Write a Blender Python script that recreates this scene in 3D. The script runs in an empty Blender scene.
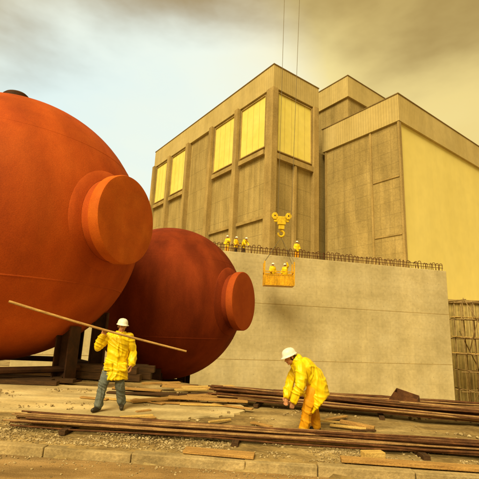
import bpy, math, random
from mathutils import Vector, Matrix, noise
random.seed(7)
V=Vector
scene=bpy.context.scene
col=scene.collection
# ------------------------------------------------------------------ materials
def ramp(nt,stops):
    n=nt.nodes.new('ShaderNodeValToRGB'); cr=n.color_ramp
    while len(cr.elements)<len(stops): cr.elements.new(0.5)
    for e,(p,c) in zip(cr.elements,stops):
        e.position=p; e.color=(c[0],c[1],c[2],1)
    return n
def mk(name,stops,scale=3.0,rough=0.8,bump=0.2,stretch=(1,1,1),metal=0.0,fine=40.0,bdist=0.02,spec=0.3,streak=None,var=(.8,1.15)):
    m=bpy.data.materials.new(name); m.use_nodes=True
    nt=m.node_tree; L=nt.links; b=nt.nodes['Principled BSDF']
    tc=nt.nodes.new('ShaderNodeTexCoord'); mp=nt.nodes.new('ShaderNodeMapping')
    mp.inputs['Scale'].default_value=stretch
    L.new(tc.outputs['Object'],mp.inputs['Vector'])
    n1=nt.nodes.new('ShaderNodeTexNoise'); n1.inputs['Scale'].default_value=scale; n1.inputs['Detail'].default_value=6; n1.inputs['Roughness'].default_value=0.65
    L.new(mp.outputs[0],n1.inputs['Vector'])
    r=ramp(nt,stops); L.new(n1.outputs['Fac'],r.inputs[0])
    out=r.outputs[0]
    n2=nt.nodes.new('ShaderNodeTexNoise'); n2.inputs['Scale'].default_value=fine; n2.inputs['Detail'].default_value=4
    L.new(tc.outputs['Object'],n2.inputs['Vector'])
    mr=nt.nodes.new('ShaderNodeMapRange'); mr.inputs[1].default_value=0.3; mr.inputs[2].default_value=0.7; mr.inputs[3].default_value=var[0]; mr.inputs[4].default_value=var[1]
    L.new(n2.outputs['Fac'],mr.inputs[0])
    mx=nt.nodes.new('ShaderNodeMixRGB'); mx.blend_type='MULTIPLY'; mx.inputs[0].default_value=1
    L.new(out,mx.inputs[1]); L.new(mr.outputs[0],mx.inputs[2]); out=mx.outputs[0]
    if streak:
        mp3=nt.nodes.new('ShaderNodeMapping'); mp3.inputs['Scale'].default_value=streak[0]
        L.new(tc.outputs['Object'],mp3.inputs['Vector'])
        n3=nt.nodes.new('ShaderNodeTexNoise'); n3.inputs['Scale'].default_value=1; n3.inputs['Detail'].default_value=4
        L.new(mp3.outputs[0],n3.inputs['Vector'])
        r3=ramp(nt,[(0.38,(streak[1],)*3),(0.62,(1,1,1))]); L.new(n3.outputs['Fac'],r3.inputs[0])
        m3=nt.nodes.new('ShaderNodeMixRGB'); m3.blend_type='MULTIPLY'; m3.inputs[0].default_value=1
        L.new(out,m3.inputs[1]); L.new(r3.outputs[0],m3.inputs[2]); out=m3.outputs[0]
    L.new(out,b.inputs['Base Color'])
    b.inputs['Roughness'].default_value=rough; b.inputs['Metallic'].default_value=metal
    b.inputs['Specular IOR Level'].default_value=spec
    bp=nt.nodes.new('ShaderNodeBump'); bp.inputs['Strength'].default_value=bump; bp.inputs['Distance'].default_value=bdist
    L.new(n2.outputs['Fac'],bp.inputs['Height']); L.new(bp.outputs[0],b.inputs['Normal'])
    return m
def panelise(m,w,h,mortar=0.02,dark=0.55,tie=False,offset=0.0,c2=.86):
    nt=m.node_tree; L=nt.links; b=nt.nodes['Principled BSDF']
    src=b.inputs['Base Color'].links[0].from_socket
    tc=nt.nodes.new('ShaderNodeTexCoord'); sp=nt.nodes.new('ShaderNodeSeparateXYZ'); L.new(tc.outputs['Object'],sp.inputs[0])
    ad=nt.nodes.new('ShaderNodeMath'); ad.operation='ADD'; L.new(sp.outputs[0],ad.inputs[0]); L.new(sp.outputs[1],ad.inputs[1])
    cb=nt.nodes.new('ShaderNodeCombineXYZ'); L.new(ad.outputs[0],cb.inputs[0]); L.new(sp.outputs[2],cb.inputs[1])
    br=nt.nodes.new('ShaderNodeTexBrick'); br.offset=offset; br.inputs['Scale'].default_value=1
    br.inputs['Brick Width'].default_value=w; br.inputs['Row Height'].default_value=h; br.inputs['Mortar Size'].default_value=mortar
    br.inputs['Color1'].default_value=(1,1,1,1); br.inputs['Color2'].default_value=(c2,c2,c2,1); br.inputs['Mortar'].default_value=(dark,)*3+(1,)
    L.new(cb.outputs[0],br.inputs['Vector'])
    m3=nt.nodes.new('ShaderNodeMixRGB'); m3.blend_type='MULTIPLY'; m3.inputs[0].default_value=1
    L.new(src,m3.inputs[1]); L.new(br.outputs[0],m3.inputs[2]); out=m3.outputs[0]
    if tie:
        def cell(sock,step,off):
            a=nt.nodes.new('ShaderNodeMath'); a.operation='MULTIPLY_ADD'; a.inputs[1].default_value=1/step; a.inputs[2].default_value=off; L.new(sock,a.inputs[0])
            f=nt.nodes.new('ShaderNodeMath'); f.operation='FRACT'; L.new(a.outputs[0],f.inputs[0])
            s=nt.nodes.new('ShaderNodeMath'); s.operation='SUBTRACT'; s.inputs[1].default_value=.5; L.new(f.outputs[0],s.inputs[0])
            q=nt.nodes.new('ShaderNodeMath'); q.operation='MULTIPLY'; q.inputs[1].default_value=step; L.new(s.outputs[0],q.inputs[0])
            p=nt.nodes.new('ShaderNodeMath'); p.operation='MULTIPLY'; L.new(q.outputs[0],p.inputs[0]); L.new(q.outputs[0],p.inputs[1]); return p.outputs[0]
        px=cell(ad.outputs[0],w/2,0.0); pz=cell(sp.outputs[2],h,0.0)
        s=nt.nodes.new('ShaderNodeMath'); s.operation='ADD'; L.new(px,s.inputs[0]); L.new(pz,s.inputs[1])
        g=nt.nodes.new('ShaderNodeMapRange'); g.inputs[1].default_value=0.0008; g.inputs[2].default_value=0.003; g.inputs[3].default_value=.78; g.inputs[4].default_value=1
        L.new(s.outputs[0],g.inputs[0])
        m4=nt.nodes.new('ShaderNodeMixRGB'); m4.blend_type='MULTIPLY'; m4.inputs[0].default_value=1
        L.new(out,m4.inputs[1]); L.new(g.outputs[0],m4.inputs[2]); out=m4.outputs[0]
    L.new(out,b.inputs['Base Color'])
    return m
M={}
M['rust']=mk('rust_orange',[(.28,(.34,.050,.009)),(.5,(.48,.083,.011)),(.75,(.58,.12,.018))],.6,.75,.22,(1,1,.5),fine=40,bdist=.015,streak=((1.2,1.2,.14),.80),spec=.15,var=(.84,1.10))
M['rustcap']=mk('rust_cap',[(.28,(.50,.10,.011)),(.5,(.58,.125,.013)),(.75,(.66,.17,.02))],1.2,.75,.2,fine=40,streak=((2,2,2),.88),var=(.87,1.08),spec=.15)
M['rustshade']=mk('rust_red_shaded',[(.28,(.15,.024,.008)),(.5,(.235,.038,.011)),(.75,(.31,.056,.015))],.7,.85,.22,(1,1,.5),fine=30,streak=((1.2,1.2,.2),.72),spec=.08,var=(.84,1.10))  # base darkened in place of shade from the orange sphere
M['rustshadecap']=mk('rust_cap_shaded',[(.25,(.32,.055,.012)),(.75,(.44,.088,.016))],1.2,.8,.2,fine=30,spec=.1,var=(.85,1.1))  # rear nozzle cap, shade put into its colour as well
M['darksteel']=mk('dark_steel',[(.3,(.025,.011,.007)),(.7,(.08,.03,.012))],3,.75,.2)
M['rebar']=mk('rusty_bar',[(.3,(.045,.018,.008)),(.55,(.12,.048,.018)),(.8,(.27,.12,.045))],4,.8,.5,fine=90)
M['rebar2']=mk('rusty_bar_pale',[(.3,(.17,.09,.04)),(.7,(.46,.29,.13))],4,.8,.5,fine=90)
M['wall']=panelise(mk('cast_concrete',[(.22,(.40,.335,.18)),(.5,(.57,.49,.30)),(.8,(.68,.61,.42))],.28,.9,.25,(1,1,1.5),fine=4,streak=((.6,.6,.07),.84),var=(.90,1.07)),2.44,1.22,.014,.87,True,c2=.95)
M['tower']=panelise(mk('precast_panel',[(.25,(.36,.27,.105)),(.55,(.47,.36,.155)),(.8,(.56,.44,.21))],.4,.9,.4,(1,1,.7),fine=6,streak=((.9,.9,.1),.76),var=(.84,1.1)),1.1,3.2,.04,.70,c2=.92)
M['tower3']=panelise(mk('precast_panel_ribbed',[(.25,(.36,.27,.105)),(.55,(.46,.35,.15)),(.8,(.55,.43,.20))],.4,.9,.4,(1,1,.7),fine=6,streak=((.9,.9,.12),.76),var=(.84,1.1)),1.7,1.5,.04,.80,c2=.93)
M['frame']=mk('frame_concrete',[(.3,(.36,.255,.095)),(.7,(.49,.365,.16))],.5,.9,.3,fine=7,streak=((.8,.8,.15),.76),var=(.85,1.1))
M['capping']=mk('dark_capping',[(.3,(.18,.125,.05)),(.7,(.26,.185,.09))],.7,.9,.2,fine=8)
M['clad']=panelise(mk('ribbed_cladding',[(.3,(.53,.42,.18)),(.7,(.63,.52,.26))],.2,.6,.1,fine=2,streak=((.6,.6,.1),.88),var=(.94,1.04)),.36,50,.05,.82,c2=.97)
M['shedclad']=panelise(mk('shed_cladding',[(.3,(.40,.31,.12)),(.7,(.54,.43,.18))],.4,.7,.1,fine=3,streak=((1,1,.2),.8)),.36,50,.06,.7,c2=.95)
M['bright']=panelise(mk('smooth_cladding',[(.3,(.79,.69,.24)),(.7,(.84,.75,.30))],.10,.6,.02,(1,1,.5),fine=.8,streak=((.3,.3,.06),.95),var=(.96,1.03)),1.2,50,.02,.95,c2=.98)
M['skyglass']=mk('window_sky_tint',[(.3,(.78,.69,.17)),(.7,(.86,.78,.26))],.2,.4,.02,fine=1.2,var=(.94,1.04))  # sky reflection in the panes put into a pale yellow base
M['mull']=mk('window_mullion',[(.3,(.54,.45,.15)),(.7,(.62,.52,.2))],1,.6,.02)
M['ground']=mk('site_ground',[(.30,(.13,.08,.03)),(.48,(.34,.24,.10)),(.70,(.60,.47,.24))],.7,.95,.9,fine=16,bdist=.03,streak=((.5,2.2,1),.55))
M['slab']=mk('pale_slab',[(.25,(.42,.32,.15)),(.48,(.63,.51,.28)),(.8,(.74,.64,.40))],.9,.9,.3,fine=18,streak=((.35,2.2,1),.66),var=(.86,1.08))
M['asphalt']=mk('dusty_road',[(.25,(.18,.105,.04)),(.5,(.35,.225,.095)),(.75,(.52,.36,.18))],.9,.9,.8,(1,2.2,1),fine=70,bdist=.012,streak=((.5,4,1),.62))
M['kerb']=mk('kerb_stone',[(.3,(.32,.235,.11)),(.7,(.58,.46,.26))],1.6,.9,.5,fine=30,streak=((1.5,4,4),.62))
M['gravel']=mk('gravel_stone',[(.3,(.14,.095,.045)),(.5,(.34,.26,.14)),(.7,(.62,.52,.34))],7,.9,.3,fine=60)
M['wood']=mk('weathered_timber',[(.3,(.26,.14,.045)),(.7,(.52,.32,.11))],3,.8,.4,(1,9,9),fine=50)
M['woodp']=mk('pale_timber',[(.3,(.44,.28,.08)),(.7,(.70,.51,.19))],3,.8,.4,(1,9,9),fine=50)
M['woodd']=mk('dark_timber',[(.3,(.03,.015,.007)),(.7,(.10,.05,.02))],3,.85,.4,(1,9,9),fine=50)
M['coat']=mk('yellow_oilskin',[(.3,(.78,.55,.004)),(.7,(.84,.63,.007))],3,.45,.12,fine=14,bdist=.01,var=(.95,1.04))
M['coat2']=mk('amber_oilskin',[(.3,(.78,.48,.004)),(.7,(.85,.57,.007))],3,.45,.12,fine=14,bdist=.01,var=(.95,1.04))
M['jeans']=mk('denim',[(.3,(.09,.11,.12)),(.7,(.19,.21,.20))],5,.9,.3,fine=60)
M['orange']=mk('orange_overtrousers',[(.3,(.72,.32,.006)),(.7,(.80,.40,.010))],4,.6,.2,fine=20,var=(.94,1.04))
M['darkcloth']=mk('dark_cloth',[(.3,(.03,.03,.03)),(.7,(.07,.06,.05))],9,.9,.4,fine=60)
M['boot']=mk('black_boot',[(.3,(.02,.015,.012)),(.7,(.05,.04,.03))],9,.5,.3)
M['skin']=mk('skin',[(.3,(.48,.22,.11)),(.7,(.58,.30,.16))],12,.55,.1,fine=120,var=(.92,1.06))
M['lip']=mk('lip',[(.3,(.28,.08,.06)),(.7,(.32,.10,.07))],12,.5,.1)
M['eye']=mk('eye',[(.3,(.03,.02,.02)),(.7,(.06,.04,.03))],12,.3,.1)
M['hair']=mk('brown_hair',[(.3,(.03,.018,.01)),(.7,(.07,.04,.02))],20,.8,.6,fine=150)
M['helmet']=mk('white_hard_hat',[(.3,(.76,.76,.76)),(.7,(.82,.82,.82))],6,.3,.03,fine=10,var=(.96,1.03))
M['yel']=mk('yellow_paint',[(.3,(.70,.46,.01)),(.7,(.84,.60,.02))],3,.45,.1,fine=12,streak=((4,4,1),.75))
M['orp']=mk('orange_paint',[(.3,(.68,.35,.01)),(.7,(.82,.46,.02))],3,.45,.1,fine=12,streak=((4,4,1),.7))
M['cable']=mk('wire_rope',[(.3,(.12,.095,.05)),(.7,(.20,.16,.09))],20,.5,.1)
M['tube']=mk('scaffold_tube',[(.3,(.16,.10,.04)),(.7,(.34,.24,.11))],4,.5,.1,metal=.2)
# ------------------------------------------------------------------ mesh builder
class MB:
    def __init__(s): s.v=[]; s.f=[]
    def box(s,x0,x1,y0,y1,z0,z1,mt=None):
        b=len(s.v); pts=[V((x,y,z)) for z in (z0,z1) for y in (y0,y1) for x in (x0,x1)]
        if mt: pts=[mt@p for p in pts]
        s.v+=pts; s.f+=[tuple(b+i for i in q) for q in ((0,2,3,1),(4,5,7,6),(0,1,5,4),(2,6,7,3),(0,4,6,2),(1,3,7,5))]
    def loft(s,rings,n=20,cap=True):
        b=len(s.v)
        for c,a,d in rings:
            for i in range(n):
                t=2*math.pi*i/n; s.v.append(V(c)+a*math.cos(t)+d*math.sin(t))
        for k in range(len(rings)-1):
            for i in range(n):
                j=(i+1)%n; s.f.append((b+k*n+i,b+k*n+j,b+(k+1)*n+j,b+(k+1)*n+i))
        if cap:
            s.f.append(tuple(b+i for i in reversed(range(n)))); k=len(rings)-1
            s.f.append(tuple(b+k*n+i for i in range(n)))
    def cyl(s,p0,p1,r0,r1=None,n=12,cap=True):
        p0=V(p0);p1=V(p1); r1=r0 if r1 is None else r1
        d=(p1-p0).normalized(); a=d.orthogonal().normalized(); c=d.cross(a)
        s.loft([(p0,a*r0,c*r0),(p1,a*r1,c*r1)],n,cap)
    def prof(s,p0,d,pts,n=48,cap=True):
        d=V(d).normalized(); a=d.orthogonal().normalized(); c=d.cross(a)
        s.loft([(V(p0)+d*h,a*r,c*r) for h,r in pts],n,cap)
    def ell(s,c,a,b_,d,nu=14,nv=9):
        a=V(a);b_=V(b_);d=V(d); c=V(c); b=len(s.v)
        s.v.append(c-d)
        for j in range(1,nv):
            ph=-math.pi/2+math.pi*j/nv
            for i in range(nu):
                t=2*math.pi*i/nu; s.v.append(c+a*math.cos(t)*math.cos(ph)+b_*math.sin(t)*math.cos(ph)+d*math.sin(ph))
        s.v.append(c+d)
        for i in range(nu):
            j=(i+1)%nu; s.f.append((b,b+1+j,b+1+i))
            for k in range(nv-2): s.f.append((b+1+k*nu+i,b+1+k*nu+j,b+1+(k+1)*nu+j,b+1+(k+1)*nu+i))
            s.f.append((b+1+(nv-2)*nu+i,b+1+(nv-2)*nu+j,b+1+(nv-1)*nu))
    def sph(s,c,r,nu=14,nv=9): s.ell(c,(r,0,0),(0,r,0),(0,0,r),nu,nv)
    def cap(s,p0,r0,p1,r1):
        s.cyl(p0,p1,r0,r1,14); s.sph(p0,r0); s.sph(p1,r1)
    def chain(s,pts):
        for (p,r),(q,t) in zip(pts,pts[1:]): s.cap(V(p),r,V(q),t)
    def tube(s,pts,r,n=8):
        for p,q in zip(pts,pts[1:]): s.cyl(p,q,r,r,n)
        for p in pts[1:-1]: s.sph(p,r,8,5)
    def obj(s,name,mat=None,parent=None,smooth=False,bevel=0):
        me=bpy.data.meshes.new(name); me.from_pydata([tuple(p) for p in s.v],[],s.f); me.update()
        if smooth:
            for p in me.polygons: p.use_smooth=True
        o=bpy.data.objects.new(name,me); col.objects.link(o)
        if mat: me.materials.append(M[mat] if isinstance(mat,str) else mat)
        if parent: o.parent=parent
        if bevel:
            md=o.modifiers.new('b','BEVEL'); md.width=bevel; md.segments=2; md.limit_method='ANGLE'
        if smooth=='auto': 
            md=o.modifiers.new('n','EDGE_SPLIT'); md.split_angle=math.radians(40)
        return o
def empty(name,loc=(0,0,0),rz=0):
    o=bpy.data.objects.new(name,None); col.objects.link(o); o.location=loc; o.rotation_euler=(0,0,rz); o.empty_display_size=.3; return o
def tag(o,label,cat,group=None):
    o['label']=label; o['category']=cat
    if group: o['group']=group
    return o
def struct(o): o['kind']='structure'; return o
# ------------------------------------------------------------------ ground
def edge(x):
    P=[(-60,14.8),(-6,14.6),(-1.7,12.9),(2.2,10.9),(7,10.5),(60,10.5)]
    for (a,b),(c,d) in zip(P,P[1:]):
        if x<=c: return b+(d-b)*max(0,(x-a))/(c-a)
    return 10.5
def kerby(x): return 5.66-.08*x
def gz(x,y):
    t=y-edge(x); z=0
    if t>0: z=-.2*t
    z=max(z,-4.4)
    if y<kerby(x)+.05: z=-.16
    elif abs(x)<14 and y<40:
        z+= (.035*noise.noise(V((x*.9,y*.9,0)))+.014*noise.noise(V((x*4,y*4,3))))*min(1,(y-kerby(x))/1.0)
    return z
xs=[-900,-400,-200,-100,-60,-40,-30,-22]+[-16+i*.2 for i in range(161)]+[22,30,40,60,100,200,400,900]
ys=[-300,-100,-30,-10,0,3,5]+[5.2+i*.1 for i in range(60)]+[11.3+i*.25 for i in range(50)]+[24+i for i in range(24)]+[60,90,150,300,600,1200]
g=MB(); g.v=[V((x,y,gz(x,y))) for y in ys for x in xs]; nx=len(xs)
g.f=[(j*nx+i,j*nx+i+1,(j+1)*nx+i+1,(j+1)*nx+i) for j in range(len(ys)-1) for i in range(nx-1)]
struct(g.obj('ground','ground',smooth=True))
r=MB(); r.v=[V((-80,-14,-.118)),V((80,-14,-.118)),V((80,kerby(80),-.118)),V((-80,kerby(-80),-.118))]; r.f=[(0,1,2,3)]
struct(r.obj('road','asphalt'))
k=MB(); ang=math.atan(-.08); x=-14
while x<14:
    ln=random.choice((.92,.92,1.2,1.5)); xc=x+ln/2
    mt=Matrix.Translation((xc,kerby(xc)+random.uniform(-.010,.010),0))@Matrix.Rotation(ang+random.uniform(-.008,.008),4,'Z')@Matrix.Rotation(random.uniform(-.008,.008),4,'Y')
    k.box(-ln/2+.003,ln/2-.003,0,.16,-.2,.004+random.uniform(-.014,.008),mt); x+=ln
struct(k.obj('kerb','kerb',bevel=.014))
s=MB(); pts=[(-12,8.3),(-6,8.0),(-3.1,7.75),(-1.0,7.8),(.0,8.3),(.3,8.9),(.1,9.5),(-.6,10.4),(-3.5,11.0),(-7,11.4),(-12,11.5)]
P2=[]
for (a,b),(c,d) in zip(pts,pts[1:]+pts[:1]):
    for q in range(7):
        P2.append((a+(c-a)*q/7+random.uniform(-.08,.08),b+(d-b)*q/7+random.uniform(-.08,.08)))
pts=P2; n0=len(pts); s.v=[V((x,y,.04)) for x,y in pts]+[V((x,y,-.1)) for x,y in pts]
s.f=[tuple(range(n0))]+[(i,i+n0,(i+1)%n0+n0,(i+1)%n0) for i in range(n0)]
struct(s.obj('pavement','slab'))
gv=MB()
def stone(x,y,z,r):
    b=len(gv.v); R=Matrix.Rotation(random.uniform(0,6.28),3,'Z')@Matrix.Rotation(random.uniform(0,1.5),3,'X')
    for d in ((1,0,0),(-1,0,0),(0,1,0),(0,-1,0),(0,0,1),(0,0,-1),(.7,.6,.5),(-.6,.7,-.5)):
        q=R@(V(d)*r*random.uniform(.7,1.2)); q.z*=.7; gv.v.append(V((x,y,z))+q)
    for a,c,e in ((0,6,4),(6,2,4),(2,1,4),(1,3,4),(3,0,4),(0,2,6),(0,5,2),(2,5,7),(7,5,1),(2,7,1),(1,5,3),(3,5,0)): gv.f.append((b+a,b+c,b+e))
for i in range(9000):
    x=random.uniform(-5.2,4.2); y=kerby(x)+.17+random.betavariate(1.1,1.5)*1.4
    dn=noise.noise(V((x*1.6,y*2.2,7)))
    if dn<random.uniform(-.35,.25)+(.15 if x>0 else 0): continue
    stone(x,y,gz(x,y)+.006,random.uniform(.008,.026))
for i in range(2600):
    x=random.uniform(-8,7); y=random.uniform(7,11.5)
    if noise.noise(V((x*1.1,y*1.5,3)))<.12: continue
    stone(x,y,max(gz(x,y),.04 if x<.1 and y>8 else .0)+.008,random.choice((.01,.014,.02,.03,.045)))
for i in range(700):
    x=random.uniform(-5,5); y=kerby(x)-random.expovariate(5)-.01
    stone(x,y,-.114,random.choice((.005,.008,.012,.018)))
o=gv.obj('gravel','gravel'); o['kind']='stuff'
# ------------------------------------------------------------------ concrete retaining wall
WA=math.atan2(4.6,18.1)
wall=empty('concrete_wall',(2.2,34,0),WA); tag(wall,'tall cast concrete retaining wall with rusty starter bars along its top','wall')
w=MB(); w.box(-18.5,18.68,0,1.2,-5,8.08); w.obj('wall_face','wall',wall,bevel=.04)
w=MB(); w.box(-18.4,18.5,1.203,9,-5,8.1); w.obj('deck','wall',wall)
w=MB(); w.box(-18.5,18.7,-.012,-.002,3.88,3.91); w.obj('pour_joint','frame',wall)
w=MB(); w.box(-18.5,18.7,-.012,-.002,-.70,-.67); w.obj('pour_joint','frame',wall)
sb=MB(); sb.tube([(-.13,0,-.2),(-.13,0,.62),(-.07,.0,.74),(.07,.0,.74),(.13,0,.62),(.13,0,-.2)],.028,6)
proto=None
for i in range(62):
    x=-5.6+i*.392
    if proto is None: proto=sb.obj('starter_bar','rebar',wall); o=proto
    else:
        o=proto.copy(); col.objects.link(o); o.parent=wall
    o.location=(x+random.uniform(-.07,.07),.25,8.08+random.uniform(-.12,.07)); o.rotation_euler=(random.uniform(-.15,.15),random.uniform(-.16,.16),random.uniform(-.9,.9))
for yy,zz in ((.2,8.4),(.3,8.68)):
    m_=MB(); m_.cyl((-5.8,yy,zz),(18.5,yy,zz-.03),.025,n=6); m_.obj('tie_bar','rebar',wall)
# ------------------------------------------------------------------ power station building
B=empty('industrial_building',(3.5,45,0),math.atan2(.591,.807)); tag(B,'huge concrete panelled industrial hall with tall window bays and ribbed parapet','building')
def bb(name,mat,*a,bevel=0):
    m_=MB(); m_.box(*a); return m_.obj(name,mat,B,bevel=bevel)
ZB=-5
bb('tower_wall','tower',0,7.5,0,34,ZB,31.4)
bb('tower_parapet','clad',-.35,7.85,-.35,34.3,31.403,34.6)
bb('parapet_capping','capping',-.42,7.92,-.42,34.4,34.603,34.72)
colv=[0.0,6.6,13.2,20.4,27.1,33.4]
for i,v in enumerate(colv):
    bb('column','frame',-.75 if i else -.5,.0-.003,v,v+.8,ZB,31.4)
bb('column','frame',-.5,.35,-.5,-.003,ZB,31.4)
bb('column','frame',6.75,7.6,-.6,-.003,ZB,31.4)
bb('column','frame',3.4,3.8,-.4,-.003,ZB,21.95)
def window(x0,x1,y0,y1,z0,z1,face,nb):
    e=empty('window'); e.parent=B
    m_=MB()
    if face=='L': m_.box(-.12,-.004,y0,y1,z0,z1)
    else: m_.box(x0,x1,-.12,-.004,z0,z1)
    m_.obj('pane','skyglass',e)
    f=MB(); t=.12
    if face=='L':
        f.box(-.26,-.005,y0-t,y0-.003,z0-t,z1+t); f.box(-.26,-.005,y1+.003,y1+t,z0-t,z1+t)
        f.box(-.26,-.005,y0,y1,z0-t,z0-.003); f.box(-.26,-.005,y0,y1,z1+.003,z1+t)
    else:
        f.box(x0-t,x0-.003,-.26,-.005,z0-t,z1+t); f.box(x1+.003,x1+t,-.26,-.005,z0-t,z1+t)
        f.box(x0,x1,-.26,-.005,z0-t,z0-.003); f.box(x0,x1,-.26,-.005,z1+.003,z1+t)
    f.obj('window_frame','frame',e)
    f=MB()
    for i in range(1,nb):
        if face=='L':
            yy=y0+(y1-y0)*i/nb; f.box(-.15,-.123,yy-.022,yy+.022,z0,z1)
        else:
            xx=x0+(x1-x0)*i/nb; f.box(xx-.022,xx+.022,-.15,-.123,z0,z1)
    f.obj('mullion_grid','mull',e)
for a,b_ in ((1.3,6.3),(7.8,12.9),(21.6,26.8),(28.3,33.1)):
    window(0,0,a,b_,24.0,31.0,'L',4)
    bb('ledge','frame',-.45,-.003,a-.1,b_+.1,22.9,23.5)
window(.62,6.5,0,0,23.2,31.0,'R',5)
bb('ledge','frame',.4,6.7,-.48,-.003,22.0,22.7)
for i,(a,b_) in enumerate(((.85,6.5),(7.5,13.1),(14.1,20.3),(21.3,27),(28,33.3))):
    bb('ledge','frame',-.3,-.003,a,b_,14.6,15.0)
bb('rear_wall','tower',13.3,30,-1,12,ZB,35.2)
bb('rear_parapet','clad',13.0,30.3,-1.3,12.3,35.203,38.5)
bb('parapet_capping','capping',12.93,30.37,-1.37,12.37,38.503,38.62)
bb('link_wall','tower3',9.0,13.297,1.0,12,ZB,26)
bb('panel_wall','tower3',9.75,9.95,-10.7,.3,ZB,25.9)
bb('annexe_wall','bright',9.953,58,-10.8,-1.4,ZB,25.9)
bb('column','frame',9.55,9.95,-11.05,-10.803,ZB,25.9)
bb('annexe_parapet','clad',9.5,58.3,-11.1,.5,25.903,29.3)
bb('parapet_capping','capping',9.43,58.37,-11.17,.57,29.303,29.41)
for v in (-7.2,-.1):
    bb('column','frame',9.62,9.747,v,v+.25,ZB,25.9)
for z in (12.5,19.2):
    bb('ledge','frame',9.66,9.747,-10.7,-7.25,z,z+.2)
sh=empty('ribbed_shed',(0,0,0)); tag(sh,'low ribbed metal shed beside the concrete wall','shed')
m_=MB(); m_.box(21.2,46,42.5,56,-5,5.4); m_.obj('shed_wall','shedclad',sh)
m_=MB(); m_.box(20.9,46.3,42.2,56.3,5.403,5.7); m_.obj('shed_roof','frame',sh)
for i in range(14):
    m_=MB(); m_.box(21.4+i*.7,21.52+i*.7,42.38,42.497,-5,5.39); m_.obj('wall_rib','clad',sh)
sc=empty('scaffolding',(0,0,0)); tag(sc,'tube scaffolding tower standing against the shed','scaffolding')
def pole(p,q,r=.045,name='scaffold_pole'):
    m_=MB(); m_.cyl(p,q,r,n=8); m_.obj(name,'tube',sc,smooth=True)
U_=random.uniform
for x in (20.9,21.9,22.8,23.9,24.7):
    for y in (37.5,39.0): pole((x+U_(-.1,.1),y,-4.4),(x+U_(-.12,.12),y,U_(4.6,8.2)))
for z in (-2.9,-1.2,.3,1.7,3.5,5.1):
    for y in (37.41,39.09): pole((20.6-U_(0,.4),y,z+U_(-.1,.1)),(24.9+U_(0,.5),y,z+U_(-.1,.1)))
    for x in (21,22.9,24.6): pole((x+U_(-.1,.1),37.0-U_(0,.3),z+.12),(x+U_(-.1,.1),39.4+U_(0,.4),z+.12))
pole((20.9,37.3,-4.3),(24.6,37.3,1.5)); pole((24.5,37.3,-.4),(21,37.3,5.4)); pole((21.2,37.25,.6),(23.2,37.25,6.4)); pole((24.4,39.2,-4),(21.5,39.2,2.4))
for z in (.38,1.85,3.65):
    for i in range(4):
        m_=MB(); x0=20.5+U_(-.3,.6); m_.box(x0,24.6+U_(-.8,.5),37.55+i*.34,37.85+i*.34,z+i*.004,z+.05+i*.004); m_.obj('scaffold_board','woodp',sc)
# ------------------------------------------------------------------ spherical vessels
def vessel(c,R,n,reach,rd,mat,capmat,gzv,legs,label,top=None):
    c=V(c); e=empty('spherical_tank',(c.x,c.y,gzv)); tag(e,label,'tank','spherical steel tanks on cradles'); o0=V((c.x,c.y,gzv)); cc=c-o0
    m_=MB(); m_.sph(cc,R,96,64); m_.obj('shell',mat,e,smooth=True)
    for h in (-.45,.5):
        m_=MB(); rr=R*math.sqrt(1-h*h); m_.prof(cc+V((0,0,R*h-.03)),(0,0,1),[(0,rr-.004),(.012,rr+.003),(.04,rr+.003),(.052,rr-.012)],96,False)
        m_.obj('weld_seam',mat,e,smooth=True)
    n=V(n).normalized(); nz=empty('nozzle'); nz.parent=e; nz.location=cc
    s0=math.sqrt(R*R-rd**2)
    m_=MB(); m_.prof((0,0,0),n,[(s0-.3,rd*.93),(reach-.36,rd*.93)],72,False); m_.obj('nozzle_neck',mat,nz,smooth=True)
    m_=MB(); m_.prof((0,0,0),n,[(s0-.30,rd*1.17),(s0-.10,rd*1.17),(s0-.05,rd*1.14),(s0+.06,rd*.99),(s0+.10,rd*.935)],72,False); m_.obj('reinforcing_pad',mat,nz,smooth=True)
    m_=MB(); m_.prof((0,0,0),n,[(reach-.34,rd*.935),(reach-.32,rd*.99),(reach-.29,rd*1.0),(reach-.05,rd*1.0),(reach-.01,rd*.985),(reach,rd*.95),(reach+.015,rd*.7),(reach+.02,rd*.3)],72); m_.obj('nozzle_cover',capmat,nz,smooth='auto')
    if top:
        tn=V(top).normalized(); m_=MB(); m_.prof(cc+tn*R*.99,tn,[(-.1,.26),(.34,.26),(.34,.40),(.48,.40),(.54,.34)],32); m_.obj('top_flange','darksteel',e,smooth='auto')
    for lx,ly in legs:
        zt=cc.z-math.sqrt(R*R-lx*lx-ly*ly)+.12
        m_=MB(); a=math.atan2(ly,lx); mt=Matrix.Translation((lx,ly,0))@Matrix.Rotation(a,4,'Z')
        m_.box(-.22,-.18,-.25,.25,.04,zt,mt); m_.box(.18,.22,-.25,.25,.04,zt,mt); m_.box(-.178,.178,-.03,.03,.04,zt,mt)
        m_.box(-.35,.35,-.4,.4,-.15,.04,mt); m_.obj('cradle_leg','darksteel',e)
    for (x1,y1),(x2,y2) in zip(legs,legs[1:]+legs[:1]):
        m_=MB(); m_.cyl((x1,y1,.35),(x2,y2,.35),.09,n=8); m_.obj('cradle_brace','darksteel',e)
    return e
vessel((-7.40,12.5,4.53),4.10,(.930,-.368,-.006),4.60,1.25,'rust','rustcap',0,[(2.6,-.6),(.3,-2.4),(-2.4,-.6),(-1.4,2.2),(1.6,2.4),(3.05,.7)],'huge orange rusty steel sphere with a wide capped nozzle',(-.09,-.05,1))
vessel((-3.35,20,2.86),3.64,(3.5,-1.6,.06),4.06,1.32,'rustshade','rustshadecap',-1.38,[(.0,-1.9),(-2.0,-1.2),(-1.2,1.6),(.8,1.5)],'shade-darkened brown red rusty steel sphere behind the orange one')
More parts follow.
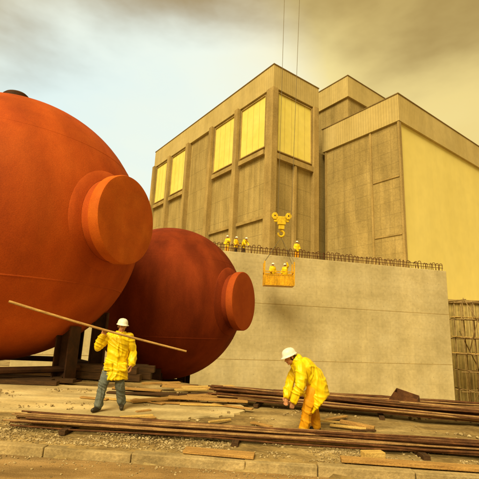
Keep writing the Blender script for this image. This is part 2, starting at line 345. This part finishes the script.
# ------------------------------------------------------------------ steel bars
def bars(n,p0,p1,width,layers,mats,grp,lab,z0=.07,r=.019,jit=.35,fan=.014):
    p0=V((*p0,0));p1=V((*p1,0)); d=(p1-p0).normalized(); s_=V((-d.y,d.x,0)); L=(p1-p0).length
    protos={}
    for i in range(n):
        key=i%3
        lay=int(layers*(i/n)**1.15); wdt=width*(1-.75*lay/layers)
        off=random.uniform(-.5,.5)*wdt; st=random.uniform(-jit,jit)
        c=(p0+p1)/2+s_*off+d*st; zz=z0+lay*r*1.95+random.uniform(0,.010)
        if key not in protos:
            m_=MB(); ln=L*(1-.02*key); P=[V((-ln/2+ln*q/10,random.uniform(-.03,.03),random.uniform(-.008,.008))) for q in range(11)]
            for q in range(10): m_.cyl(P[q],P[q+1],r,n=8,cap=(q in(0,9)))
            o=m_.obj('steel_bar',mats[key%len(mats)],None,smooth='auto'); protos[key]=o
        else:
            o=protos[key].copy(); col.objects.link(o)
        o.location=(c.x,c.y,zz); o.rotation_euler=(random.uniform(-.5,.5)+(math.pi if random.random()<.5 else 0),random.uniform(-.003,.003),math.atan2(d.y,d.x)+random.uniform(-fan,fan))
        tag(o,lab,'steel bar',grp)
bars(44,(-3.42,6.90),(7.0,6.0),.46,6,['rebar2','rebar','rebar'],'long steel bars stacked near the kerb','long rusty reinforcing bar lying in a stack near the kerb',.075,.0135,.16,.020)
bars(70,(-.2,9.9),(8.5,7.3),.68,8,['rebar','rebar','rebar2'],'steel bars stacked beyond the bending worker','long dark rusty reinforcing bar in a thick stack',.12,.0155,.5,.020)
bars(34,(1.2,10.3),(9,9.3),.45,5,['rebar','rebar2','rebar'],'steel bars at the edge of the slope','long rusty bar lying at the slope edge',.12,.0155,.5,.024)
bars(16,(-2.6,7.5),(3.6,6.75),.5,1,['rebar','rebar2','rebar'],'loose steel bars on the ground','loose rusty bar lying on the ground',.04,.012,.6,.03)
def timber(cx,cy,cz,L,w,h,rz,mat='wood',lab='weathered timber baulk lying on the ground',name='timber_baulk',tilt=0):
    m_=MB(); m_.box(-L/2,L/2,-w/2,w/2,-h/2,h/2); o=m_.obj(name,mat,bevel=.006); o.location=(cx,cy,cz); o.rotation_euler=(0,tilt,rz); tag(o,lab,'timber','loose timber on the site'); return o
for x,y,rz in ((-2.5,6.83,1.5),(.1,6.58,1.45),(2.7,6.35,1.6),(.6,9.65,1.3),(3.1,8.9,1.3),(5.6,8.15,1.3),(3,10.1,1.4)):
    timber(x,y,.035,.7,.10,.07,rz,'woodd','dark timber bearer under the steel bars')
timber(1.95,5.96,.06,.30,.14,.09,.15,'woodp','short pale timber block beside the steel bars')
timber(2.9,5.62,.05,2.9,.14,.05,-.09,'wood','long timber plank lying along the kerb')
timber(-.15,5.86,.03,.95,.20,.04,-.14,'wood','weathered short board lying beside the kerb')
timber(2.25,7.7,.08,.6,.10,.06,-.5,'wood','short timber offcut beside the bars',tilt=.05)
for i in range(9): timber(random.uniform(-2,4.5),random.uniform(7.4,8.4),.05,random.uniform(.25,.9),random.choice((.05,.08,.1)),.03,random.uniform(-1,1),random.choice(('wood','woodd','wood','woodp')),'broken timber offcut lying in the dirt',tilt=random.uniform(-.05,.05))
for i in range(14): timber(-1.3+random.uniform(-1.3,1.0),10.6+random.uniform(-1.2,.9),.09+.03*i%.1,random.uniform(.8,2.0),random.choice((.1,.16,.22)),.04,random.uniform(-.3,.6),random.choice(('woodp','wood','wood','woodd')),'weathered plank lying on the slab','plank',tilt=random.uniform(-.03,.03))
for i in range(6): timber(-6.3+random.uniform(-.6,.6),10.9+i*.32,.10,random.uniform(2.5,3.6),.22,.1,random.uniform(-.08,.08),random.choice(('woodd','wood')),'dark timber sleeper under the orange sphere')
for lay in range(2):
    for i in range(3): timber(-3.9+random.uniform(-.2,.2),12.5+i*.45,.14+.2*lay,2.4+random.uniform(-.3,.3),.24,.195,random.uniform(-.08,.08),'woodd','dark timber sleeper in a low pile under the spheres')
for i in range(6): timber(-3+i*.6,9.25-i*.05,.065,random.uniform(.5,1.3),.11,.03,random.uniform(-.5,.4),random.choice(('wood','woodp')),'short plank lying on the slab','plank')
tr=MB(); P=[(-.34,-.15),(.34,-.15),(.26,.15),(-.2,.18)]
tr.v=[V((x,y,z)) for y,s_ in ((-.18,1),(.18,1)) for x,z in P]; tr.f=[(0,1,2,3),(7,6,5,4),(0,4,5,1),(1,5,6,2),(3,7,4,0)]
o=tr.obj('steel_trough','rebar'); md=o.modifiers.new('s','SOLIDIFY'); md.thickness=.02; o.location=(3.62,8.95,.33); o.rotation_euler=(.1,.18,-.5)
tag(o,'dark rusty open steel trough resting on the bars','trough')
# ------------------------------------------------------------------ people
def finish(mb,name,mat,parent,vox,smooth_it=2,wr=0,wf=6,seed=0):
    o=mb.obj(name,None,None)
    md=o.modifiers.new('r','REMESH'); md.mode='VOXEL'; md.voxel_size=vox
    if smooth_it:
        sm=o.modifiers.new('s','SMOOTH'); sm.factor=.5; sm.iterations=smooth_it
    dg=bpy.context.evaluated_depsgraph_get(); dg.update()
    me=bpy.data.meshes.new_from_object(o.evaluated_get(dg)); o.modifiers.clear(); o.data=me
    me.materials.clear(); me.materials.append(M[mat])
    if wr:
        nr=[v.normal.copy() for v in me.vertices]
        for v,n_ in zip(me.vertices,nr):
            c=v.co; wq=noise.noise(c*3+V((seed,0,0)))*.12
            q2=V(((c.x+wq)*wf*1.6+seed,c.y*wf*1.6,c.z*wf*.35))
            q3=V(((c.x*.7+c.z*1.3+wq)*wf*1.3+seed*2,c.y*wf*.5,(c.z-c.x*.7)*wf*.35))
            b_=max(0,1-abs(noise.noise(q2))*3.0); c_=max(0,1-abs(noise.noise(q3))*3.6)
            v.co+=n_*wr*(b_*.9+c_*.8+noise.noise(c*wf+V((0,seed,0)))*.6)
        me.update()
    for p in me.polygons: p.use_smooth=True
    if parent: o.parent=parent
    return o
def hand(mb,w,d,n,side,curl):
    w=V(w);d=V(d).normalized();n=V(n);n=(n-d*n.dot(d)).normalized(); s_=d.cross(n)*side
    mb.ell(w+d*.05,d*.055,s_*.043,n*.017); mb.cap(w-d*.02,.027,w+d*.03,.024)
    for i,(o_,L) in enumerate(((.031,.070),(.011,.078),(-.010,.073),(-.030,.058))):
        p=w+d*.088+s_*o_; a=curl*.35; 
        for k_,fr in enumerate((.45,.32,.23)):
            dd=(d*math.cos(a)+n*math.sin(a)); q=p+dd*L*fr; mb.cap(p,.0095-.0008*k_,q,.0088-.0008*k_); p=q; a+=curl*(.9 if k_==0 else .7)
    p=w+d*.025+s_*.034; q=p+(d*.55+s_*.75+n*.35).normalized()*.035; r_=q+(d*.85+n*(.2+.5*min(curl,1))).normalized()*.030; t=r_+(d*.6+n*(.3+.4*curl)-s_*.3*curl).normalized()*.024
    mb.cap(p,.0125,q,.0115); mb.cap(q,.0115,r_,.010); mb.cap(r_,.010,t,.0085)
def person(label,loc,rz,J,vox=.007,coat='coat',trs='jeans',group=None,seed=0,bk_=1.0):
    J={k_:(V(v) if not isinstance(v,(float,int,dict)) else v) for k_,v in J.items()}
    scl=max(1,vox/.009)
    sr=(J['shL']-J['shR']).normalized(); hr=(J['hipL']-J['hipR']).normalized()
    up=(J['neck']-J['pelvis']).normalized(); sf=sr.cross(up).normalized(); hf=hr.cross(up).normalized()
    pel,ch,nk=J['pelvis'],J['chest'],J['neck']; wa=pel.lerp(ch,.45)
    hu=(J['headup']).normalized(); fw=J['face']; fw=(fw-hu*fw.dot(hu)).normalized(); hs=hu.cross(fw) ; hd=J['head']
    b=MB()
    b.loft([(pel-up*.10,hr*.10,hf*.08),(pel-up*.05,hr*.15,hf*.105),(pel+up*.05,hr*.15,hf*.10),(wa,hr*.13,hf*.09),(ch,sr*.16,sf*.11),(ch.lerp(nk,.55),sr*.15,sf*.09),(nk-up*.02,sr*.07,sf*.06)])
    b.cap(nk-up*.03,.062,hd-hu*.06-fw*.015,.055)
    b.ell(hd+hu*.02-fw*.01,hs*.076,fw*.095,hu*.10,20,14)
    b.ell(hd-hu*.045+fw*.018,hs*.058,fw*.068,hu*.070,18,12)
    b.ell(hd-hu*.095+fw*.062,hs*.022,fw*.018,hu*.016)
    b.cap(hd+hu*.012+fw*.082,.008,hd-hu*.028+fw*.104,.0135)
    b.ell(hd-hu*.032+fw*.094,hs*.019,fw*.012,hu*.008)
    b.ell(hd+hu*.030+fw*.080,hs*.050,fw*.012,hu*.009)
    b.ell(hd-hu*.060+fw*.080,hs*.025,fw*.012,hu*.010)
    for s_ in (1,-1):
        b.ell(hd+hs*s_*.077-fw*.012-hu*.005,hs*.010,fw*.018,hu*.032)
        b.ell(hd+hs*s_*.032+hu*.010+fw*.074,hs*.015,fw*.012,hu*.010)
    for S in 'LR':
        sh,el,wr=J['sh'+S],J['el'+S],J['wr'+S]
        b.chain([(sh,.056),(sh.lerp(el,.4),.052),(el,.042)]); b.chain([(el,.042),(el.lerp(wr,.3),.043),(wr,.029*max(1,scl*.8))]); b.cap(ch.lerp(nk,.4),.06,sh,.056)
        H=J['hand'+S]; hand(b,wr,H['d'],H['n'],H['s'],H['c'])
        hp,kn,an=J['hip'+S],J['kn'+S],J['an'+S]
        b.chain([(hp,.088),(hp.lerp(kn,.4),.080),(kn,.057)]); b.chain([(kn,.057),(kn.lerp(an,.3),.058),(an,.042)])
        t=J['toe'+S].normalized(); b.cap(an-t*.04-V((0,0,.03)),.038,an+t*.14-V((0,0,.055)),.03)
    body=finish(b,'person','skin',None,vox if vox<.01 else .012,2)
    body.location=loc; body.rotation_euler=(0,0,rz); tag(body,label,'person',group)
    me=body.data; me.materials.append(M['eye']); me.materials.append(M['lip'])
    for p in me.polygons:
        q=p.center
        for s_ in (1,-1):
            if (q-(hd+hs*s_*.032+hu*.010+fw*.086)).length<.0105: p.material_index=1
        dq=q-(hd-hu*.061+fw*.092)
        if abs(dq.dot(hu))<.007 and abs(dq.dot(hs))<.024 and dq.dot(fw)>-.02: p.material_index=2
    j=MB(); hem=J['hem']; K=bk_; hw,hdp=J['hw'],J['hd']
    j.loft([(hem,hr*hw,hf*hdp),(hem.lerp(pel,.5),hr*(hw*.94),hf*(hdp*.94)),(pel+up*.02,hr*.198*K,hf*.150*K),(wa,hr*.188*K,hf*.145*K),(ch,sr*.208*K,sf*.152*K),(ch.lerp(nk,.5),sr*.192*K,sf*.128*K),(nk-up*.015,sr*.11,sf*.09),(nk+up*.035,sr*.088,sf*.083)],28)
    j.ell(nk-sf*.085-up*.03,sr*.11,sf*.04,up*.06)
    for S in 'LR':
        sh,el,wr=J['sh'+S],J['el'+S],J['wr'+S]
        j.cap(ch.lerp(nk,.45),.095*K,sh,.080*K); j.chain([(sh,.080*K),(sh.lerp(el,.5),.074*K),(el,.066*K)]); j.chain([(el,.066*K),(el.lerp(wr,.5),.066*K),(el.lerp(wr,.93),.056*K)])
        c0=pel.lerp(hem,.3)+hr*(.13 if S=='L' else -.13)+hf*(hdp*.84)
        if vox<.01:
            mt=Matrix.Translation(c0)@Matrix((hr,hf,hr.cross(hf))).transposed().to_4x4()
            j.box(-.075,.075,-.02,.020,-.08,.05,mt); j.box(-.08,.08,-.02,.028,.035,.065,mt)
    if vox<.01:
        P=[]
        for q in range(12):
            u=q/11; a_=nk.lerp(pel,u/.6) if u<.6 else pel.lerp(hem,(u-.6)/.4)
            dep=(.095+.06*min(1,u/.25))*K if u<.6 else .15*K+(hdp-.15*K)*(u-.6)/.4
            P.append(a_+(sf if u<.4 else hf)*dep*.985+hr*.02)
        for p_,q_ in zip(P,P[1:]): j.cap(p_,.012,q_,.012)
    finish(j,'jacket',coat,body,vox*1.15 if vox<.01 else vox,3,.016 if vox<.01 else .006,6,seed)
    t=MB(); t.ell(pel-up*.03,hr*.165,hf*.125,up*.13)
    for S in 'LR':
        hp,kn,an=J['hip'+S],J['kn'+S],J['an'+S]
        t.chain([(hp,.105),(hp.lerp(kn,.5),.095),(kn,.080)]); t.chain([(kn,.080),(kn.lerp(an,.5),.077),(an+(kn-an)*.04,.075)])
    finish(t,'trousers',trs,body,vox*1.15 if vox<.01 else vox,3,.013 if vox<.01 else .004,7,seed+5)
    for S in 'LR':
        an=J['an'+S]; tt=J['toe'+S].normalized(); f=MB(); f.chain([(an+V((0,0,.05)),.058),(an-V((0,0,.01)),.055)])
        f.cap(an-tt*.045-V((0,0,.045)),.045,an+tt*.06-V((0,0,.045)),.047); f.cap(an+tt*.06-V((0,0,.045)),.047,an+tt*.165-V((0,0,.052)),.038)
        finish(f,'boot','boot',body,vox if vox<.01 else .015,1)
    h=MB(); h.ell(hd+hu*.012-fw*.022,hs*.083,fw*.092,hu*.098,16,10); h.ell(hd-hu*.055-fw*.055,hs*.055,fw*.035,hu*.04,12,8); h.obj('hair','hair',body,smooth=True)
    hm=MB(); c=hd+hu*.035-fw*.008
    ringz=[(0,1.0),(.035,.99),(.065,.93),(.09,.80),(.108,.60),(.118,.35),(.121,.08)]
    rings=[]
    rings.append((c-hu*.004,hs*.100,fw*.124)); rings.append((c-hu*.010+fw*.014,hs*.118,fw*.160)); rings.append((c-hu*.002+fw*.014,hs*.120,fw*.162)); rings.append((c+hu*.008+fw*.002,hs*.104,fw*.130))
    for z,r_ in ringz[1:]: rings.append((c+hu*z,hs*.102*r_,fw*.128*r_))
    hm.loft(rings,28)
    hob=hm.obj('hard_hat','helmet',body,smooth=True)
    rd=MB(); rd.loft([(c+fw*.126*math.cos(a)+hu*(.118*math.sin(a)+.0),hs*.012,hu*.006*math.sin(a)+fw*.006*math.cos(a)) for a in [math.radians(x_) for x_ in range(8,173,12)]],8); rd.obj('hat_ridge','helmet',hob,smooth=True)
    return body
J1=dict(pelvis=(.02,0,.90),chest=(.03,.0,1.26),neck=(.05,-.01,1.43),head=(.075,-.04,1.575),headup=(.10,-.08,1),face=(.55,-1,-.12),
 shL=(.21,.02,1.36),shR=(-.15,.0,1.37),hipL=(.10,.02,.87),hipR=(-.08,-.02,.87),
 elL=(.315,.07,1.09),wrL=(.335,-.06,.85),handL=dict(d=(.02,-.25,-.95),n=(-1,0,.0),s=-1,c=.5),
 elR=(-.36,-.05,1.16),wrR=(-.27,-.13,1.375),handR=dict(d=(.22,-.12,1),n=(.25,-1,-.1),s=1,c=1.25),
 knL=(.14,-.04,.49),anL=(.18,.12,.11),knR=(-.13,-.20,.50),anR=(-.18,-.20,.10),toeL=(.25,-1,-.1),toeR=(-.25,-1,0),
 hem=(.02,-.02,.58),hw=.250,hd=.195)
person('walking worker in yellow raincoat and hard hat shouldering a pole',(-2.34,8.25,.04),.0,J1,.0065,'coat','jeans',seed=1,bk_=1.03)
p0=V((-4.40,7.86,1.99)); p1=V((-.93,8.03,1.195))
m_=MB(); N=14
rn=[]; d=(p1-p0).normalized(); a=d.orthogonal().normalized(); c=d.cross(a)
for i in range(N+1):
    t=i/N; q=p0.lerp(p1,t)+V((0,0,-.05*math.sin(math.pi*t)*.6)); r_=.027-.008*t; rn.append((q-p0,a*r_,c*r_))
m_.loft(rn,12); o=m_.obj('wooden_pole','wood',smooth='auto'); o.location=p0; tag(o,'long straight wooden pole carried on the worker\'s shoulder','pole')
J2=dict(pelvis=(.22,.04,.86),chest=(.0,-.02,1.06),neck=(-.15,-.05,1.17),head=(-.255,-.08,1.225),headup=(-.42,-.10,1),face=(-1,-.45,-.75),
 shL=(-.08,-.20,1.08),shR=(-.06,.15,1.08),hipL=(.19,-.06,.83),hipR=(.23,.13,.83),
 elL=(-.10,-.30,.81),wrL=(-.20,-.26,.56),handL=dict(d=(-.25,.1,-1),n=(.2,1,0),s=-1,c=.6),
 elR=(-.20,.16,.82),wrR=(-.28,.03,.57),handR=dict(d=(-.2,-.3,-1),n=(.2,-1,0),s=1,c=.6),
 knL=(.06,-.12,.48),anL=(.0,-.08,.10),knR=(.18,.12,.47),anR=(.24,.14,.10),toeL=(-1,-.5,0),toeR=(-1,-.2,0),
 hem=(.26,.03,.46),hw=.235,hd=.25)
person('worker in yellow raincoat and orange trousers bending over the bars',(1.2,7.2,.0),0,J2,.0065,'coat','orange',seed=9,bk_=1.12)
def stand(**k_):
    d=dict(pelvis=(0,0,.93),chest=(0,-.02,1.27),neck=(0,-.02,1.45),head=(0,-.05,1.60),headup=(0,-.1,1),face=(.2,-1,-.2),
     shL=(.18,0,1.39),shR=(-.18,0,1.39),hipL=(.09,0,.90),hipR=(-.09,0,.90),
     elL=(.27,-.02,1.12),wrL=(.22,-.2,.98),handL=dict(d=(-.1,-.9,-.3),n=(0,0,-1),s=1,c=.6),
     elR=(-.27,-.02,1.12),wrR=(-.24,-.18,.95),handR=dict(d=(.1,-.9,-.4),n=(0,0,-1),s=-1,c=.6),
     knL=(.12,-.03,.50),anL=(.13,.02,.10),knR=(-.12,-.03,.50),anR=(-.13,.02,.10),toeL=(.2,-1,0),toeR=(-.2,-1,0),
     hem=(0,0,.72),hw=.22,hd=.17); d.update(k_); return d
GR='workers on top of the concrete wall'
person('worker in yellow jacket standing upright on the wall top',(5.30,36.0,8.1),.25,stand(),.018,'coat','orange',GR,3,bk_=1.12)
person('worker in yellow jacket on the wall beside a colleague',(-1.05,35.0,8.1),-.6,stand(elL=(.3,-.1,1.15),wrL=(.2,-.3,1.2)),.018,'coat','orange',GR,4,bk_=1.12)
person('worker in yellow jacket leaning over the starter bars',(.35,35.1,8.1),.8,stand(chest=(0,-.16,1.22),neck=(0,-.28,1.36),head=(0,-.38,1.46),shL=(.18,-.24,1.32),shR=(-.18,-.24,1.32),elL=(.25,-.38,1.08),elR=(-.25,-.38,1.08),wrL=(.2,-.5,.9),wrR=(-.2,-.5,.9)),.018,'coat','darkcloth',GR,5,bk_=1.12)
person('worker in amber jacket facing a colleague on the wall top',(-.30,35.3,8.1),.9,stand(),.018,'coat2','darkcloth',GR,5,bk_=1.1)
BX,BY,BZ=3.25,31.9,5.15
person('worker in yellow jacket standing in the suspended basket',(BX-.5,BY-.2,BZ+.08),.5,stand(),.018,'coat','orange','workers in the basket',6,bk_=1.15)
person('worker in yellow jacket in the basket raising an arm',(BX+.5,BY-.2,BZ+.08),-.7,stand(elL=(.34,-.1,1.5),wrL=(.3,-.2,1.75),handL=dict(d=(0,-.1,1),n=(0,-1,0),s=1,c=.4)),.018,'coat','orange','workers in the basket',7,bk_=1.15)
bk=empty('personnel_basket',(BX,BY,BZ)); tag(bk,'yellow steel personnel basket hanging on slings in front of the wall','basket')
m_=MB(); m_.box(-1.2,1.2,-.65,.65,0,.08); m_.obj('floor','orp',bk)
for x in (-1.17,1.17):
    for y in (-.62,.62):
        m_=MB(); m_.box(x-.05,x+.05,y-.05,y+.05,.083,1.9); m_.obj('post','orp',bk)
for x in (-1.17,1.17):
    m_=MB(); m_.box(x-.045,x+.045,-.567,.567,1.05,1.13); m_.obj('top_rail','orp',bk)
for y in (-.62,.62):
    m_=MB(); m_.box(-1.117,1.117,y-.045,y+.045,1.05,1.13); m_.obj('top_rail','orp',bk)
for nm,a in (('side_panel',(-1.117,1.117,-.63,-.60,.085,.80)),('side_panel',(-1.117,1.117,.60,.63,.085,.80)),('side_panel',(-1.18,-1.15,-.567,.567,.085,.80)),('side_panel',(1.15,1.18,-.567,.567,.085,.80))):
    m_=MB(); m_.box(*a); m_.obj(nm,'orp',bk)
m_=MB(); m_.box(-1.117,1.117,-.66,-.59,.81,.87); m_.obj('mid_rail','orp',bk)
m_=MB(); m_.box(-1.117,1.117,.59,.66,.81,.87); m_.obj('mid_rail','orp',bk)
for x in (-.8,-.4,0,.4,.8):
    m_=MB(); m_.box(x-.025,x+.025,-.655,-.633,.10,.805); m_.obj('panel_stiffener','orp',bk)
hk=empty('crane_hook_block',(BX+.15,BY,9.3)); tag(hk,'yellow crane hook block hanging on wire ropes above the basket','crane hook')
m_=MB(); m_.box(-.62,.62,-.10,.10,1.15,1.55); m_.box(-.34,.34,-.22,.22,.90,1.60); m_.box(-.24,.24,-.16,.16,.52,.897); m_.obj('block_frame','yel',hk,bevel=.03)
for x in (-.56,.56):
    m_=MB(); m_.cyl((x,-.13,1.66),(x,.13,1.66),.26,n=28); m_.obj('sheave','yel',hk,smooth='auto')
    m_=MB(); m_.box(x-.14,x+.14,-.17,.17,1.35,1.92); m_.obj('cheek_plate','yel',hk,bevel=.03)
    m_=MB(); m_.cyl((x,-.19,1.66),(x,.19,1.66),.06,n=14); m_.obj('axle','darksteel',hk)
m_=MB(); P=[V((0,0,.65)),V((0,0,.4))]+[V((.24*math.sin(a)*1.0,0,.16-.0+.24*math.cos(a))) for a in [math.radians(t) for t in range(20,290,22)]]; m_.tube(P,.09,10); m_.obj('hook','yel',hk,smooth=True)
for x in (-.30,.82):
    m_=MB(); m_.cyl((x,0,1.8),(x+.5+(x>0)*1.0,0,70),.02,n=8); o=m_.obj('wire_rope','cable',hk)
for x in (-1.17,1.17):
    for y in (-.62,.62):
        m_=MB(); m_.cyl((.15,0,9.15-BZ),(x,y,1.9),.016,n=6); o=m_.obj('sling','cable',bk)
# ------------------------------------------------------------------ world, sun, camera
wd=bpy.data.worlds.new('World'); scene.world=wd; wd.use_nodes=True; nt=wd.node_tree; L=nt.links
bg=nt.nodes['Background']
sd=V((-.30,-.64,.71)).normalized(); elv=math.asin(sd.z)
sky=nt.nodes.new('ShaderNodeTexSky'); sky.sky_type='NISHITA'; sky.sun_disc=False; sky.sun_elevation=elv; sky.sun_rotation=math.atan2(sd.x,sd.y)
sky.dust_density=4
tc=nt.nodes.new('ShaderNodeTexCoord')
def vm(op,a=None,b=None):
    n=nt.nodes.new('ShaderNodeVectorMath'); n.operation=op
    if b is not None: n.inputs[1].default_value=b
    if a is not None: L.new(a,n.inputs[0])
    return n
def mth(op,a,b=None,c=None,clamp=False):
    n=nt.nodes.new('ShaderNodeMath'); n.operation=op; n.use_clamp=clamp
    for i,x in enumerate((a,b,c)):
        if x is None: continue
        if isinstance(x,(int,float)): n.inputs[i].default_value=x
        else: L.new(x,n.inputs[i])
    return n.outputs[0]
def mrange(x,a,b,c,d,smooth=True):
    n=nt.nodes.new('ShaderNodeMapRange'); n.interpolation_type='SMOOTHSTEP' if smooth else 'LINEAR'
    for i,q in enumerate((a,b,c,d)): n.inputs[i+1].default_value=q
    L.new(x,n.inputs[0]); return n.outputs[0]
sc1=vm('MULTIPLY',sky.outputs[0],(.11,.085,.04))
G=tc.outputs['Generated']
mp=nt.nodes.new('ShaderNodeMapping'); mp.inputs['Scale'].default_value=(1,1,2.4); mp.inputs['Location'].default_value=(1.3,.2,.6); L.new(G,mp.inputs[0])
nz=nt.nodes.new('ShaderNodeTexNoise'); nz.inputs['Scale'].default_value=2.6; nz.inputs['Detail'].default_value=7; nz.inputs['Roughness'].default_value=.5; L.new(mp.outputs[0],nz.inputs['Vector'])
nn=mth('SUBTRACT',nz.outputs['Fac'],.5)
sp=nt.nodes.new('ShaderNodeSeparateXYZ'); L.new(G,sp.inputs[0])
dt=vm('DOT_PRODUCT',G,tuple(V((-.34,1,.50)).normalized()))
t=mrange(dt.outputs['Value'],.82,.99,.10,.90)
t=mth('MULTIPLY_ADD',nn,.50,t)
cr=ramp(nt,[(.0,(.90,.68,.23)),(.3,(1.0,.83,.36)),(.55,(1.0,.96,.70)),(.8,(.93,1.0,.88)),(1,(.80,.96,.95))]); L.new(t,cr.inputs[0])
yy=mth('MAXIMUM',sp.outputs[1],.2); q=mth('DIVIDE',sp.outputs[2],yy); q=mth('MULTIPLY_ADD',sp.outputs[0],.03,q); q=mth('MULTIPLY_ADD',nn,.80,q)
dk=mrange(q,.66,1.12,0,1); dk=mth('MULTIPLY',dk,.92)
br=nt.nodes.new('ShaderNodeMixRGB'); L.new(dk,br.inputs[0]); L.new(cr.outputs[0],br.inputs[1]); br.inputs[2].default_value=(.36,.225,.06,1)
fr=mrange(sp.outputs[1],-.25,.45,0,1)
bh=nt.nodes.new('ShaderNodeMixRGB'); L.new(fr,bh.inputs[0]); bh.inputs[1].default_value=(.62,.43,.13,1); L.new(br.outputs[0],bh.inputs[2])
mx=nt.nodes.new('ShaderNodeMixRGB'); mx.inputs[0].default_value=.92; L.new(sc1.outputs[0],mx.inputs[1]); L.new(bh.outputs[0],mx.inputs[2])
L.new(mx.outputs[0],bg.inputs['Color']); bg.inputs['Strength'].default_value=1.02
sl=bpy.data.lights.new('sun','SUN'); sl.energy=5.0; sl.angle=math.radians(34); sl.color=(1,.80,.40); so=bpy.data.objects.new('sun',sl); col.objects.link(so)
so.rotation_euler=sd.to_track_quat('Z','Y').to_euler()
cam=bpy.data.cameras.new('camera'); co=bpy.data.objects.new('camera',cam); col.objects.link(co); scene.camera=co
cam.sensor_width=36; cam.lens=36*400/479; cam.clip_end=3000; cam.clip_start=.05
p=math.atan(.225); r_=math.radians(2.5)
F=V((0,math.cos(p),math.sin(p))); U=V((0,-math.sin(p),math.cos(p))); R=V((1,0,0))
R2=R*math.cos(r_)+U*math.sin(r_); U2=-R*math.sin(r_)+U*math.cos(r_)
mt=Matrix((R2,U2,-F)).transposed().to_4x4(); mt.translation=V((0,0,1.65)); co.matrix_world=mt
scene.view_settings.view_transform='Standard'; scene.view_settings.look='None'; scene.view_settings.exposure=0
